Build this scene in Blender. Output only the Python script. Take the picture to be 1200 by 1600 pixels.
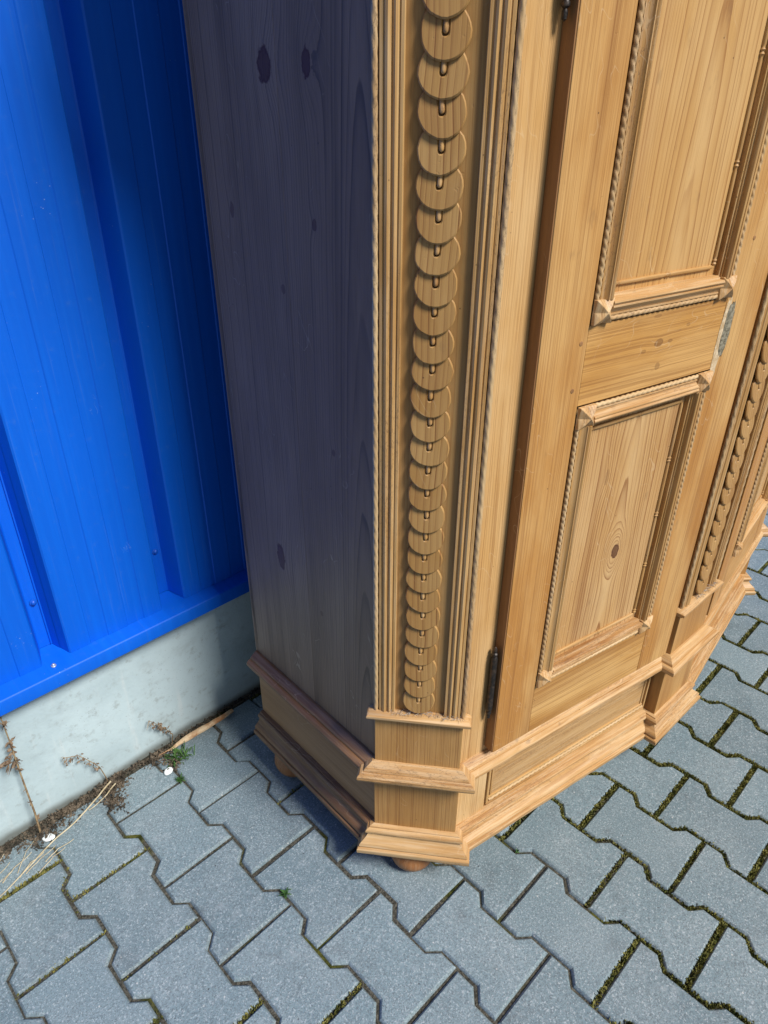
import bpy, bmesh, math, random
from mathutils import Matrix, Vector, noise as mnoise

random.seed(11)
scene = bpy.context.scene
for o in list(bpy.data.objects):
    bpy.data.objects.remove(o)
R = math.radians

# ------------------------------------------------------------------ camera
cam_data = bpy.data.cameras.new('camera')
cam = bpy.data.objects.new('camera', cam_data)
scene.collection.objects.link(cam)
cam_data.sensor_fit = 'VERTICAL'
cam_data.sensor_height = 36.0
cam_data.sensor_width = 27.0
cam_data.lens = 36.0 * 1090.32 / 1600.0
cam_data.clip_start = 0.02
cam_data.clip_end = 500.0
cam.matrix_world = (Matrix.Translation((0.1394, -1.0832, 1.3223))
                    @ Matrix.Rotation(-0.7799, 4, 'Z')
                    @ Matrix.Rotation(math.pi / 2 - 0.5226, 4, 'X')
                    @ Matrix.Rotation(0.0044, 4, 'Z'))
scene.camera = cam
scene.render.resolution_x = 768
scene.render.resolution_y = 1024

# ------------------------------------------------------------------ sky, sun, exposure
SUN_DIR = Vector((0.085, -0.66, 0.75)).normalized()
world = bpy.data.worlds.new('World')
scene.world = world
world.use_nodes = True
wt = world.node_tree
wt.nodes.clear()
sky = wt.nodes.new('ShaderNodeTexSky')
sky.sky_type = 'NISHITA'
sky.sun_disc = False
sky.sun_elevation = math.asin(SUN_DIR.z)
sky.sun_rotation = math.atan2(SUN_DIR.x, SUN_DIR.y)
bg = wt.nodes.new('ShaderNodeBackground')
bg.inputs['Strength'].default_value = 0.05
wo = wt.nodes.new('ShaderNodeOutputWorld')
wt.links.new(sky.outputs[0], bg.inputs['Color'])
wt.links.new(bg.outputs[0], wo.inputs['Surface'])
sun_data = bpy.data.lights.new('sun', 'SUN')
sun_data.energy = 5.0
sun_data.angle = R(17)
sun_data.color = (1.0, 0.965, 0.91)
sun = bpy.data.objects.new('sun', sun_data)
scene.collection.objects.link(sun)
sun.matrix_world = SUN_DIR.to_track_quat('Z', 'Y').to_matrix().to_4x4()
vs = scene.view_settings
vs.view_transform = 'Standard'
vs.look = 'None'
vs.gamma = 1.0
vs.use_curve_mapping = False
vs.exposure = 0.02


# ------------------------------------------------------------------ node helper
class G:
    def __init__(self, name):
        self.mat = bpy.data.materials.new(name)
        self.mat.use_nodes = True
        self.t = self.mat.node_tree
        self.t.nodes.clear()
        self.out = self.t.nodes.new('ShaderNodeOutputMaterial')

    def n(self, kind, **kw):
        nd = self.t.nodes.new(kind)
        for k, v in kw.items():
            setattr(nd, k, v)
        return nd

    def put(self, sock, v):
        if v is None:
            return
        if isinstance(v, bpy.types.NodeSocket):
            self.t.links.new(v, sock)
        else:
            if isinstance(v, tuple) and len(v) == 3 and len(sock.default_value) == 4:
                v = (*v, 1.0)
            sock.default_value = v

    def m(self, op, a, b=None, c=None, clamp=False):
        nd = self.n('ShaderNodeMath', operation=op)
        nd.use_clamp = clamp
        self.put(nd.inputs[0], a); self.put(nd.inputs[1], b); self.put(nd.inputs[2], c)
        return nd.outputs[0]

    def mix(self, f, a, b, blend='MIX'):
        nd = self.n('ShaderNodeMix', data_type='RGBA', blend_type=blend)
        self.put(nd.inputs[0], f); self.put(nd.inputs[6], a); self.put(nd.inputs[7], b)
        return nd.outputs[2]

    def ramp(self, f, stops):
        nd = self.n('ShaderNodeValToRGB')
        cr = nd.color_ramp
        while len(cr.elements) < len(stops):
            cr.elements.new(0.5)
        for e, (p, c) in zip(cr.elements, stops):
            e.position = p
            e.color = (c, c, c, 1) if not isinstance(c, tuple) else (*c, 1)
        self.put(nd.inputs[0], f)
        return nd.outputs[0]

    def ss(self, v, a, b):
        nd = self.n('ShaderNodeMapRange', interpolation_type='SMOOTHSTEP')
        self.put(nd.inputs[0], v); self.put(nd.inputs[1], a); self.put(nd.inputs[2], b)
        nd.inputs[3].default_value = 0.0; nd.inputs[4].default_value = 1.0
        return nd.outputs[0]

    def noise(self, vec, scale=1.0, detail=2.0, rough=0.5):
        nd = self.n('ShaderNodeTexNoise')
        self.put(nd.inputs['Vector'], vec)
        nd.inputs['Scale'].default_value = scale
        nd.inputs['Detail'].default_value = detail
        nd.inputs['Roughness'].default_value = rough
        return nd.outputs[0]

    def voro(self, vec, scale, feature='F1'):
        nd = self.n('ShaderNodeTexVoronoi', feature=feature)
        self.put(nd.inputs['Vector'], vec)
        nd.inputs['Scale'].default_value = scale
        return nd

    def xyz(self, x, y, z):
        nd = self.n('ShaderNodeCombineXYZ')
        self.put(nd.inputs[0], x); self.put(nd.inputs[1], y); self.put(nd.inputs[2], z)
        return nd.outputs[0]

    def sep(self, v):
        nd = self.n('ShaderNodeSeparateXYZ')
        self.put(nd.inputs[0], v)
        return nd.outputs

    def obj(self):
        return self.n('ShaderNodeTexCoord').outputs['Object']

    def pos(self):
        return self.n('ShaderNodeNewGeometry').outputs['Position']

    def rnd(self):
        return self.n('ShaderNodeObjectInfo').outputs['Random']

    def bsdf(self, color, rough, height=None, dist=0.001, strength=1.0, spec=0.5, metal=0.0, coat=0.0):
        b = self.n('ShaderNodeBsdfPrincipled')
        self.put(b.inputs['Base Color'], color)
        self.put(b.inputs['Roughness'], rough)
        self.put(b.inputs['Metallic'], metal)
        b.inputs['Specular IOR Level'].default_value = spec
        b.inputs['Coat Weight'].default_value = coat
        if height is not None:
            bp = self.n('ShaderNodeBump')
            bp.inputs['Strength'].default_value = strength
            bp.inputs['Distance'].default_value = dist
            self.put(bp.inputs['Height'], height)
            self.t.links.new(bp.outputs[0], b.inputs['Normal'])
        self.t.links.new(b.outputs[0], self.out.inputs['Surface'])
        return self.mat


# ------------------------------------------------------------------ materials
def wood(name, light=(0.63, 0.385, 0.150), mid=(0.47, 0.225, 0.058), dark=(0.25, 0.100, 0.024),
         freq=300.0, pith=(0.35, 0.0), slope=0.0, warp=0.006, ring_amt=0.55, knots=(), shift=0.05,
         worn=0.0, stains=0.25, rough=0.46, lines=True):
    """Stripped, waxed pine. Local Z is the grain, X across, Y depth (metres)."""
    g = G(name)
    x, y, z = g.sep(g.obj())
    rnd = g.rnd()
    zr = g.m('ADD', z, g.m('MULTIPLY', rnd, 17.0))
    xr = g.m('ADD', x, g.m('MULTIPLY', g.m('SUBTRACT', rnd, 0.5), shift))
    low = g.noise(g.xyz(g.m('MULTIPLY', xr, 9.0), g.m('MULTIPLY', y, 9.0), g.m('MULTIPLY', zr, 2.2)), 1.0, 2.0)
    low2 = g.noise(g.xyz(g.m('MULTIPLY', xr, 25.0), g.m('MULTIPLY', y, 25.0), g.m('MULTIPLY', zr, 1.3)), 1.0, 3.0)
    xw = g.m('ADD', xr, g.m('MULTIPLY', g.m('SUBTRACT', low, 0.5), warp * 2))
    dx = g.m('SUBTRACT', xw, pith[0])
    dy = g.m('ADD', g.m('MULTIPLY', z, slope), pith[1])
    dy = g.m('ADD', dy, g.m('MULTIPLY', g.m('SUBTRACT', low2, 0.5), warp))
    dy = g.m('ADD', dy, y)
    r = g.m('SQRT', g.m('ADD', g.m('MULTIPLY', dx, dx), g.m('MULTIPLY', dy, dy)))
    ph = g.m('MULTIPLY', r, freq)
    kmask = None
    for (kx, kz, rx, rz, amp, core) in knots:
        ax = g.m('DIVIDE', g.m('SUBTRACT', x, kx), rx)
        az = g.m('DIVIDE', g.m('SUBTRACT', z, kz), rz)
        jit = g.m('MULTIPLY', g.m('SUBTRACT', g.noise(g.obj(), 95.0, 4.0, 0.65), 0.5), 1.7)
        q = g.m('ADD', g.m('ADD', g.m('MULTIPLY', ax, ax), g.m('MULTIPLY', az, az)), jit)
        if amp:
            ph = g.m('ADD', ph, g.m('MULTIPLY', g.m('EXPONENT', g.m('MULTIPLY', q, -0.16)), amp))
        if core:
            k = g.m('SUBTRACT', 1.0, g.ss(q, 0.62, 1.05))
            k = g.m('MULTIPLY', k, g.m('MULTIPLY', core, g.m('ADD', 0.84, g.m('MULTIPLY', g.ss(q, 0.3, 0.7), 0.16))))
            kmask = k if kmask is None else g.m('MAXIMUM', kmask, k)
    if lines:
        ln = g.noise(g.xyz(g.m('MULTIPLY', ph, 1.7), g.m('MULTIPLY', y, 60.0), g.m('MULTIPLY', zr, 2.2)), 1.0, 1.0, 0.5)
        ring = g.m('MULTIPLY', g.ss(ln, 0.42, 0.72), g.m('ADD', 0.45, g.m('MULTIPLY', low2, 0.9)))
    else:
        ph = g.m('ADD', ph, g.m('MULTIPLY', g.noise(g.xyz(g.m('MULTIPLY', ph, 0.33), 0.0, g.m('MULTIPLY', zr, 0.7)), 1.0, 1.0), 2.2))
        fr = g.m('FRACT', ph)
        wn_ = g.n('ShaderNodeTexWhiteNoise', noise_dimensions='1D')
        g.put(wn_.inputs['W'], g.m('FLOOR', ph))
        ring = g.ramp(fr, [(0.0, 0.03), (0.45, 0.10), (0.80, 0.45), (0.92, 1.0), (0.965, 0.95), (1.0, 0.03)])
        ring = g.m('MULTIPLY', ring, g.m('ADD', 0.35, g.m('MULTIPLY', wn_.outputs[0], 0.9)))
    amt = g.m('MULTIPLY', g.m('ADD', 0.35, low2), ring_amt)
    fiber = g.noise(g.xyz(g.m('MULTIPLY', xr, 900.0), g.m('MULTIPLY', y, 900.0), g.m('MULTIPLY', zr, 14.0)), 1.0, 2.0, 0.6)
    big = g.noise(g.xyz(g.m('MULTIPLY', xr, 14.0), g.m('MULTIPLY', y, 14.0), g.m('MULTIPLY', zr, 4.5)), 1.0, 4.0, 0.6)
    col = g.mix(g.ss(g.m('ADD', g.m('MULTIPLY', low, 0.5), g.m('MULTIPLY', big, 0.5)), 0.38, 0.62), light, mid)
    col = g.mix(g.m('MULTIPLY', g.m('FRACT', g.m('MULTIPLY', rnd, 7.31)), 0.38), col, (mid[0] * 0.88, mid[1] * 0.80, mid[2] * 0.66))
    col = g.mix(g.m('MULTIPLY', g.ss(low2, 0.50, 0.78), 0.55), col, dark)
    col = g.mix(g.m('MULTIPLY', ring, amt), col, dark)
    col = g.mix(g.m('MULTIPLY', g.ss(fiber, 0.45, 0.75), 0.30), col, dark)
    if worn:
        wn = g.noise(g.xyz(g.m('MULTIPLY', xr, 190.0), g.m('MULTIPLY', y, 190.0), g.m('MULTIPLY', zr, 11.0)), 1.0, 5.0, 0.6)
        col = g.mix(g.m('MULTIPLY', g.ss(wn, 0.42, 0.66), worn), col, (0.66, 0.50, 0.31))
        col = g.mix(g.m('MULTIPLY', g.ss(wn, 0.36, 0.22), 0.4 * worn), col, (0.22, 0.13, 0.07))
        ck = g.noise(g.xyz(g.m('MULTIPLY', xr, 190.0), g.m('MULTIPLY', y, 190.0), g.m('MULTIPLY', zr, 45.0)), 1.0, 3.0, 0.6)
        col = g.mix(g.m('MULTIPLY', g.ss(g.m('ABSOLUTE', g.m('SUBTRACT', ck, 0.5)), 0.022, 0.006), g.m('MULTIPLY', g.ss(low2, 0.45, 0.6), 0.55)), col, (0.12, 0.07, 0.04))
    if kmask is not None:
        col = g.mix(kmask, col, (0.085, 0.026, 0.010))
    st = g.noise(g.xyz(g.m('MULTIPLY', xr, 55.0), g.m('MULTIPLY', y, 55.0), g.m('MULTIPLY', zr, 22.0)), 1.0, 3.0, 0.6)
    col = g.mix(g.m('MULTIPLY', g.ss(st, 0.64, 0.78), stains), col, (0.13, 0.075, 0.045))
    vs_p = g.voro(g.xyz(xr, y, zr), 38.0)
    vcol = g.sep(vs_p.outputs['Color'])
    speck = g.m('MULTIPLY', g.m('SUBTRACT', 1.0, g.ss(vs_p.outputs['Distance'], 0.025, 0.055)), g.ss(vcol[0], 0.66, 0.70))
    col = g.mix(g.m('MULTIPLY', speck, 0.75), col, (0.06, 0.03, 0.015))
    sc = g.noise(g.xyz(g.m('MULTIPLY', xr, 28.0), g.m('MULTIPLY', y, 28.0), g.m('ADD', g.m('MULTIPLY', zr, 20.0), g.m('MULTIPLY', xr, 22.0))), 1.0, 1.0)
    scr = g.m('MULTIPLY', g.ss(g.m('ABSOLUTE', g.m('SUBTRACT', sc, 0.5)), 0.008, 0.002), g.ss(big, 0.54, 0.62))
    col = g.mix(g.m("MULTIPLY", scr, 0.22), col, (0.74, 0.58, 0.38))
    dent = g.noise(g.xyz(xr, y, zr), 160.0, 2.0)
    h = g.m('ADD', g.m('MULTIPLY', fiber, 0.5), g.m('MULTIPLY', ring, -0.35))
    h = g.m('ADD', h, g.m('MULTIPLY', g.ss(dent, 0.70, 0.82), -0.5))
    rg = g.m('ADD', rough - 0.1, g.m('MULTIPLY', low2, 0.25))
    return g.bsdf(col, rg, h, dist=0.0005, strength=0.7, spec=0.35)


M = {}
M['stile'] = wood('pine_stile', freq=330, ring_amt=0.62)
M['post'] = wood('pine_post', light=(0.74, 0.52, 0.27), mid=(0.60, 0.355, 0.135), freq=360, ring_amt=0.7, stains=0.12)
M['rail'] = wood('pine_rail', light=(0.66, 0.40, 0.15), mid=(0.52, 0.265, 0.068), freq=260, ring_amt=0.6)
M['midrail'] = wood('pine_midrail', light=(0.66, 0.40, 0.15), mid=(0.52, 0.265, 0.068), freq=260, ring_amt=0.6, shift=0.0,
                    knots=((-0.004, 0.004, 0.0065, 0.010, 0.8, 0.55), (0.032, 0.011, 0.006, 0.006, 0.5, 0.40),
                           (-0.003, 0.030, 0.003, 0.006, 0, 0.40), (-0.045, -0.010, 0.003, 0.009, 0, 0.30),
                           (0.004, -0.028, 0.003, 0.006, 0, 0.35), (-0.022, 0.066, 0.003, 0.005, 0, 0.35)))
M['panel_low'] = wood('pine_panel_lower', light=(0.62, 0.41, 0.195), mid=(0.53, 0.31, 0.120), dark=(0.23, 0.088, 0.024),
                      freq=215, pith=(0.006, 0.055), slope=0.035, warp=0.010, ring_amt=1.05, shift=0.0, lines=False,
                      knots=((0.0135, -0.031, 0.0100, 0.0165, -5.5, 1.0), (-0.045, 0.13, 0.005, 0.016, 1.5, 0.3)))
M['panel_up'] = wood('pine_panel_upper', light=(0.64, 0.42, 0.19), mid=(0.55, 0.32, 0.115), dark=(0.27, 0.11, 0.030),
                     freq=190, pith=(0.020, 0.075), slope=0.022, warp=0.010, ring_amt=0.85, shift=0.0, lines=False)
M['side'] = wood('pine_side_shaded', light=(0.32, 0.205, 0.122), mid=(0.25, 0.155, 0.088), dark=(0.09, 0.055, 0.032), freq=210, lines=False,  # same pine with the shade of the side put into its colour
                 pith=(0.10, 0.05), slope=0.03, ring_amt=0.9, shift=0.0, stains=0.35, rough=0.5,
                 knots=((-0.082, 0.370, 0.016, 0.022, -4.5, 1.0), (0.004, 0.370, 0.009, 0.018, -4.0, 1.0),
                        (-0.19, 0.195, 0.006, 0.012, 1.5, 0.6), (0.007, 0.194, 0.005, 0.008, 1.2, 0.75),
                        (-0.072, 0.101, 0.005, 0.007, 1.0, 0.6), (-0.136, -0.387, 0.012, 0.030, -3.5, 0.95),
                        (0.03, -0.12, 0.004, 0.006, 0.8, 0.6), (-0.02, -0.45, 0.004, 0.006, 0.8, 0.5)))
M['mould'] = wood('pine_moulding', light=(0.58, 0.37, 0.17), mid=(0.50, 0.285, 0.11), freq=240, ring_amt=0.6, worn=0.42, stains=0.5)
M['side_frieze'] = wood('pine_side_frieze_shaded', light=(0.38, 0.215, 0.10), mid=(0.30, 0.16, 0.068), dark=(0.14, 0.065, 0.025), freq=250, ring_amt=0.6)  # frieze pine darkened to carry the shade on the sides
M['frieze'] = wood('pine_frieze', light=(0.58, 0.38, 0.18), mid=(0.50, 0.295, 0.115), freq=230, ring_amt=0.5, worn=0.25, stains=0.5)
M['mould_side_shaded'] = wood('pine_moulding_shaded', light=(0.26, 0.14, 0.066), mid=(0.20, 0.10, 0.044), dark=(0.09, 0.042, 0.018), freq=230, worn=0.12, stains=0.6)  # shaded copy of the moulding pine, shade painted into the tone
M['trim'] = wood('pine_trim', light=(0.55, 0.34, 0.135), mid=(0.44, 0.245, 0.080), freq=300, ring_amt=0.5, worn=0.25, stains=0.3)
M['field'] = wood('pine_field', light=(0.44, 0.265, 0.105), mid=(0.36, 0.20, 0.064), freq=210, ring_amt=0.5)
M['disc'] = wood('pine_disc', light=(0.46, 0.28, 0.105), mid=(0.38, 0.21, 0.066), dark=(0.20, 0.085, 0.025), freq=120, ring_amt=1.1, shift=0.08, stains=0.15, lines=False)
M['block'] = wood('pine_block', light=(0.53, 0.31, 0.115), mid=(0.44, 0.23, 0.07), dark=(0.22, 0.085, 0.022), freq=270, ring_amt=0.7)
M['edge'] = wood('pine_edge_shaded', light=(0.36, 0.19, 0.08), mid=(0.28, 0.14, 0.055), dark=(0.13, 0.06, 0.025), freq=300)  # dark tone paints in the shade on the hinge edge; dowels reuse it
M['foot'] = wood('pine_foot', light=(0.40, 0.18, 0.065), mid=(0.32, 0.13, 0.045), dark=(0.2, 0.08, 0.03), freq=150, ring_amt=0.5, worn=0.15)
M['rope'] = wood('pine_rope', light=(0.60, 0.43, 0.23), mid=(0.50, 0.33, 0.16), freq=200, ring_amt=0.2, worn=0.4, stains=0.3)

g = G('wrought_iron')
p = g.obj()
M['iron'] = g.bsdf(g.mix(g.ss(g.noise(p, 140, 3), 0.45, 0.7), (0.035, 0.030, 0.028), (0.10, 0.07, 0.05)), 0.45, g.noise(p, 220, 3), 0.0008, spec=0.5, metal=0.6)

g = G('grey_putty')
p = g.obj()
nn = g.noise(p, 130, 4, 0.7)
M['putty'] = g.bsdf(g.mix(g.ss(nn, 0.38, 0.62), (0.11, 0.095, 0.06), (0.28, 0.25, 0.18)), 0.8, nn, 0.0015)
g = G('scraped_pine')
p = g.obj()
nn = g.noise(p, 90, 4, 0.7)
M['scrape'] = g.bsdf(g.mix(g.ss(nn, 0.35, 0.65), (0.46, 0.32, 0.17), (0.66, 0.53, 0.36)), 0.75, nn, 0.001)

# blue coated sheet steel
g = G('blue_coated_steel')
p = g.pos()
dust = g.noise(p, 60.0, 4.0, 0.7)
streak = g.noise(g.xyz(g.m('MULTIPLY', g.sep(p)[0], 90.0), 0.0, g.m('MULTIPLY', g.sep(p)[2], 2.0)), 1.0, 3.0)
c = g.mix(g.ss(streak, 0.4, 0.75), (0.0003, 0.108, 0.64), (0.0006, 0.120, 0.68))
c = g.mix(g.m('MULTIPLY', g.ss(dust, 0.58, 0.80), 0.30), c, (0.05, 0.17, 0.55))
rain = g.noise(g.xyz(g.m('MULTIPLY', g.sep(p)[0], 160.0), 0.0, g.m('MULTIPLY', g.sep(p)[2], 3.0)), 1.0, 4.0, 0.65)
c = g.mix(g.m('MULTIPLY', g.ss(rain, 0.58, 0.74), 0.16), c, (0.16, 0.27, 0.52))
scr = g.noise(g.xyz(g.m('MULTIPLY', g.sep(p)[0], 40.0), 0.0, g.m('ADD', g.m('MULTIPLY', g.sep(p)[2], 40.0), g.m('MULTIPLY', g.sep(p)[0], 60.0))), 1.0, 2.0)
c = g.mix(g.m('MULTIPLY', g.ss(g.m('ABSOLUTE', g.m('SUBTRACT', scr, 0.5)), 0.010, 0.003), g.m('MULTIPLY', g.ss(g.noise(p, 11.0, 2.0), 0.70, 0.76), 0.35)), c, (0.20, 0.38, 0.75))
vn = g.voro(p, 95.0)
spk = g.m('MULTIPLY', g.m('SUBTRACT', 1.0, g.ss(vn.outputs['Distance'], 0.05, 0.10)), g.ss(g.noise(p, 9.0, 2.0), 0.60, 0.70))
c = g.mix(g.m('MULTIPLY', spk, 0.6), c, (0.35, 0.48, 0.75))
wav = g.noise(g.xyz(g.m('MULTIPLY', g.sep(p)[0], 5.0), 0.0, g.m('MULTIPLY', g.sep(p)[2], 2.5)), 1.0, 2.0)
M['blue'] = g.bsdf(c, g.m('ADD', 0.38, g.m('MULTIPLY', dust, 0.25)), g.m('ADD', g.m('MULTIPLY', wav, 1.0), g.m('MULTIPLY', dust, 0.02)), 0.005, 0.5, spec=0.28)

g = G('steel_screw')
M['screw'] = g.bsdf((0.55, 0.60, 0.64), 0.35, metal=0.7)
g = G('blue_screw_cap')
M['bluescrew'] = g.bsdf((0.004, 0.09, 0.50), 0.4)
g = G('rubber')
M['rubber'] = g.bsdf((0.03, 0.03, 0.035), 0.7)

# precast concrete plinth
g = G('pale_concrete')
p = g.pos()
px, py, pz = g.sep(p)
n1 = g.noise(p, 5.0, 5.0, 0.6)
n2 = g.noise(p, 45.0, 5.0, 0.7)
n3 = g.noise(g.xyz(g.m('MULTIPLY', px, 35.0), 0.0, g.m('MULTIPLY', pz, 4.0)), 1.0, 4.0, 0.6)
c = g.mix(g.ss(n1, 0.3, 0.7), (0.40, 0.50, 0.53), (0.50, 0.61, 0.64))
c = g.mix(g.m('MULTIPLY', g.ss(n2, 0.54, 0.72), 0.5), c, (0.25, 0.27, 0.26))
n7 = g.noise(g.xyz(g.m('MULTIPLY', px, 14.0), 0.0, g.m('MULTIPLY', pz, 22.0)), 1.0, 6.0, 0.7)
c = g.mix(g.m('MULTIPLY', g.ss(n7, 0.50, 0.72), 0.32), c, (0.27, 0.31, 0.31))
c = g.mix(g.m('MULTIPLY', g.ss(n3, 0.58, 0.75), 0.35), c, (0.66, 0.69, 0.68))
vn = g.voro(p, 130.0)
c = g.mix(g.m('MULTIPLY', g.m('SUBTRACT', 1.0, g.ss(vn.outputs['Distance'], 0.06, 0.16)), g.m('MULTIPLY', g.ss(n1, 0.5, 0.6), 0.5)), c, (0.14, 0.15, 0.14))
c = g.mix(g.m('MULTIPLY', g.ss(g.m('ADD', pz, g.m('MULTIPLY', n1, -0.05)), 0.0, -0.025), 0.8), c, (0.10, 0.10, 0.08))
M['concrete'] = g.bsdf(c, 0.85, g.m('ADD', n2, g.m('MULTIPLY', vn.outputs['Distance'], 0.3)), 0.0012, 0.6, spec=0.25)

# concrete paving stones
def paver_mat(name):
    g = G(name)
    p = g.pos()
    rnd = g.rnd()
    px, py, pz = g.sep(p)
    tone = g.mix(rnd, (0.128, 0.186, 0.214), (0.190, 0.264, 0.296))
    n1 = g.noise(p, 7.0, 4.0, 0.6)
    c = g.mix(g.m('MULTIPLY', g.ss(n1, 0.35, 0.7), 0.5), tone, (0.245, 0.305, 0.33))
    n2 = g.noise(p, 420.0, 3.0, 0.7)
    c = g.mix(g.m('MULTIPLY', g.ss(n2, 0.47, 0.62), 0.56), c, (0.075, 0.082, 0.094))
    n5 = g.noise(p, 190.0, 3.0, 0.7)
    c = g.mix(g.m('MULTIPLY', g.ss(n5, 0.53, 0.66), 0.28), c, (0.095, 0.103, 0.115))
    c = g.mix(g.m('MULTIPLY', g.ss(n5, 0.47, 0.36), 0.25), c, (0.40, 0.44, 0.47))
    n3 = g.noise(p, 300.0, 2.0, 0.6)
    c = g.mix(g.m('MULTIPLY', g.ss(n3, 0.56, 0.68), 0.58), c, (0.46, 0.51, 0.54))
    vn = g.voro(p, 62.0)
    sz = g.sep(vn.outputs['Color'])[0]
    chip = g.m('MULTIPLY', g.m('SUBTRACT', 1.0, g.ss(vn.outputs['Distance'], 0.05, 0.13)), g.ss(sz, 0.80, 0.86))
    c = g.mix(g.m('MULTIPLY', chip, 0.75), c, (0.58, 0.58, 0.57))
    vd = g.voro(p, 48.0)
    pit = g.m('MULTIPLY', g.m('SUBTRACT', 1.0, g.ss(vd.outputs['Distance'], 0.04, 0.10)), g.ss(g.sep(vd.outputs['Color'])[1], 0.8, 0.86))
    c = g.mix(g.m('MULTIPLY', pit, 0.7), c, (0.06, 0.06, 0.065))
    n4 = g.noise(p, 24.0, 4.0, 0.65)
    c = g.mix(g.m('MULTIPLY', g.ss(n4, 0.56, 0.78), 0.40), c, (0.36, 0.40, 0.43))
    n6 = g.noise(p, 13.0, 5.0, 0.65)
    c = g.mix(g.m('MULTIPLY', g.ss(n6, 0.54, 0.74), 0.38), c, (0.10, 0.115, 0.125))
    h = g.m('ADD', g.m('MULTIPLY', n2, 0.6), g.m('MULTIPLY', n3, 0.5))
    h = g.m('SUBTRACT', g.m('ADD', h, g.m('MULTIPLY', n5, 0.6)), pit)
    return g.bsdf(c, g.m('ADD', 0.62, g.m('MULTIPLY', n1, 0.2)), h, 0.0011, 0.8, spec=0.35)


M['paver'] = paver_mat('grey_concrete_paver')

# joint sand with moss
g = G('joint_sand_and_moss')
p = g.pos()
n1 = g.noise(p, 7.0, 3.0)
n2 = g.noise(p, 200.0, 4.0, 0.7)
n3 = g.noise(p, 60.0, 3.0, 0.6)
soil = g.mix(g.ss(n2, 0.35, 0.7), (0.045, 0.043, 0.034), (0.16, 0.15, 0.12))
moss = g.mix(g.ss(n3, 0.35, 0.65), (0.035, 0.042, 0.010), (0.120, 0.118, 0.028))
bias = g.m('MULTIPLY', g.ss(g.sep(p)[0], 0.7, 1.5), 0.24)
c = g.mix(g.ss(g.m('ADD', n1, bias), 0.56, 0.66), soil, moss)
M['bed'] = g.bsdf(c, 0.95, g.m('ADD', n2, n3), 0.006, 1.0, spec=0.1)

g = G('far_ground_grey')
p = g.pos()
c = g.mix(g.noise(p, 3.0, 4.0), (0.16, 0.17, 0.18), (0.24, 0.25, 0.26))
M['ground'] = g.bsdf(c, 0.9)

def plain(name, a, b, scale=60.0, rough=0.8, spec=0.2, dist=0.001):
    g = G(name)
    p = g.obj()
    nn = g.noise(p, scale, 3.0, 0.6)
    return g.bsdf(g.mix(g.ss(nn, 0.35, 0.65), a, b), rough, nn, dist, spec=spec)


M['moss'] = plain('moss_green', (0.075, 0.085, 0.020), (0.27, 0.25, 0.075), 40.0)
M['leaf'] = plain('weed_green', (0.030, 0.085, 0.018), (0.075, 0.16, 0.040), 50.0, 0.55, 0.3)
M['straw'] = plain('dry_straw', (0.42, 0.34, 0.21), (0.62, 0.54, 0.38), 60.0)
M['deadleaf'] = plain('dead_leaf_brown', (0.13, 0.085, 0.055), (0.30, 0.22, 0.15), 90.0)
M['stem'] = plain('dead_stem_brown', (0.20, 0.13, 0.07), (0.38, 0.28, 0.16), 70.0)
M['splinter'] = plain('splintered_wood', (0.40, 0.20, 0.09), (0.66, 0.50, 0.32), 35.0)
M['chip'] = plain('white_chip', (0.72, 0.76, 0.76), (0.85, 0.88, 0.88), 50.0, 0.5)
M['dust'] = plain('dust_fluff', (0.42, 0.38, 0.33), (0.58, 0.55, 0.50), 80.0, 0.95)
M['debris'] = plain('soil_debris', (0.040, 0.033, 0.025), (0.16, 0.125, 0.090), 45.0)


# ------------------------------------------------------------------ object helpers
COL = scene.collection
WM = {}


def place(o, parent, mw):
    COL.objects.link(o)
    WM[o.name] = mw
    if parent is not None:
        o.parent = parent
        o.matrix_basis = WM[parent.name].inverted() @ mw
    else:
        o.matrix_basis = mw
    return o


def empty(name, mw=Matrix(), parent=None):
    o = bpy.data.objects.new(name, None)
    o.empty_display_size = 0.05
    return place(o, parent, mw)


def tag(o, label=None, cat=None, group=None, kind=None):
    if label: o['label'] = label
    if cat: o['category'] = cat
    if group: o['group'] = group
    if kind: o['kind'] = kind
    return o


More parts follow.
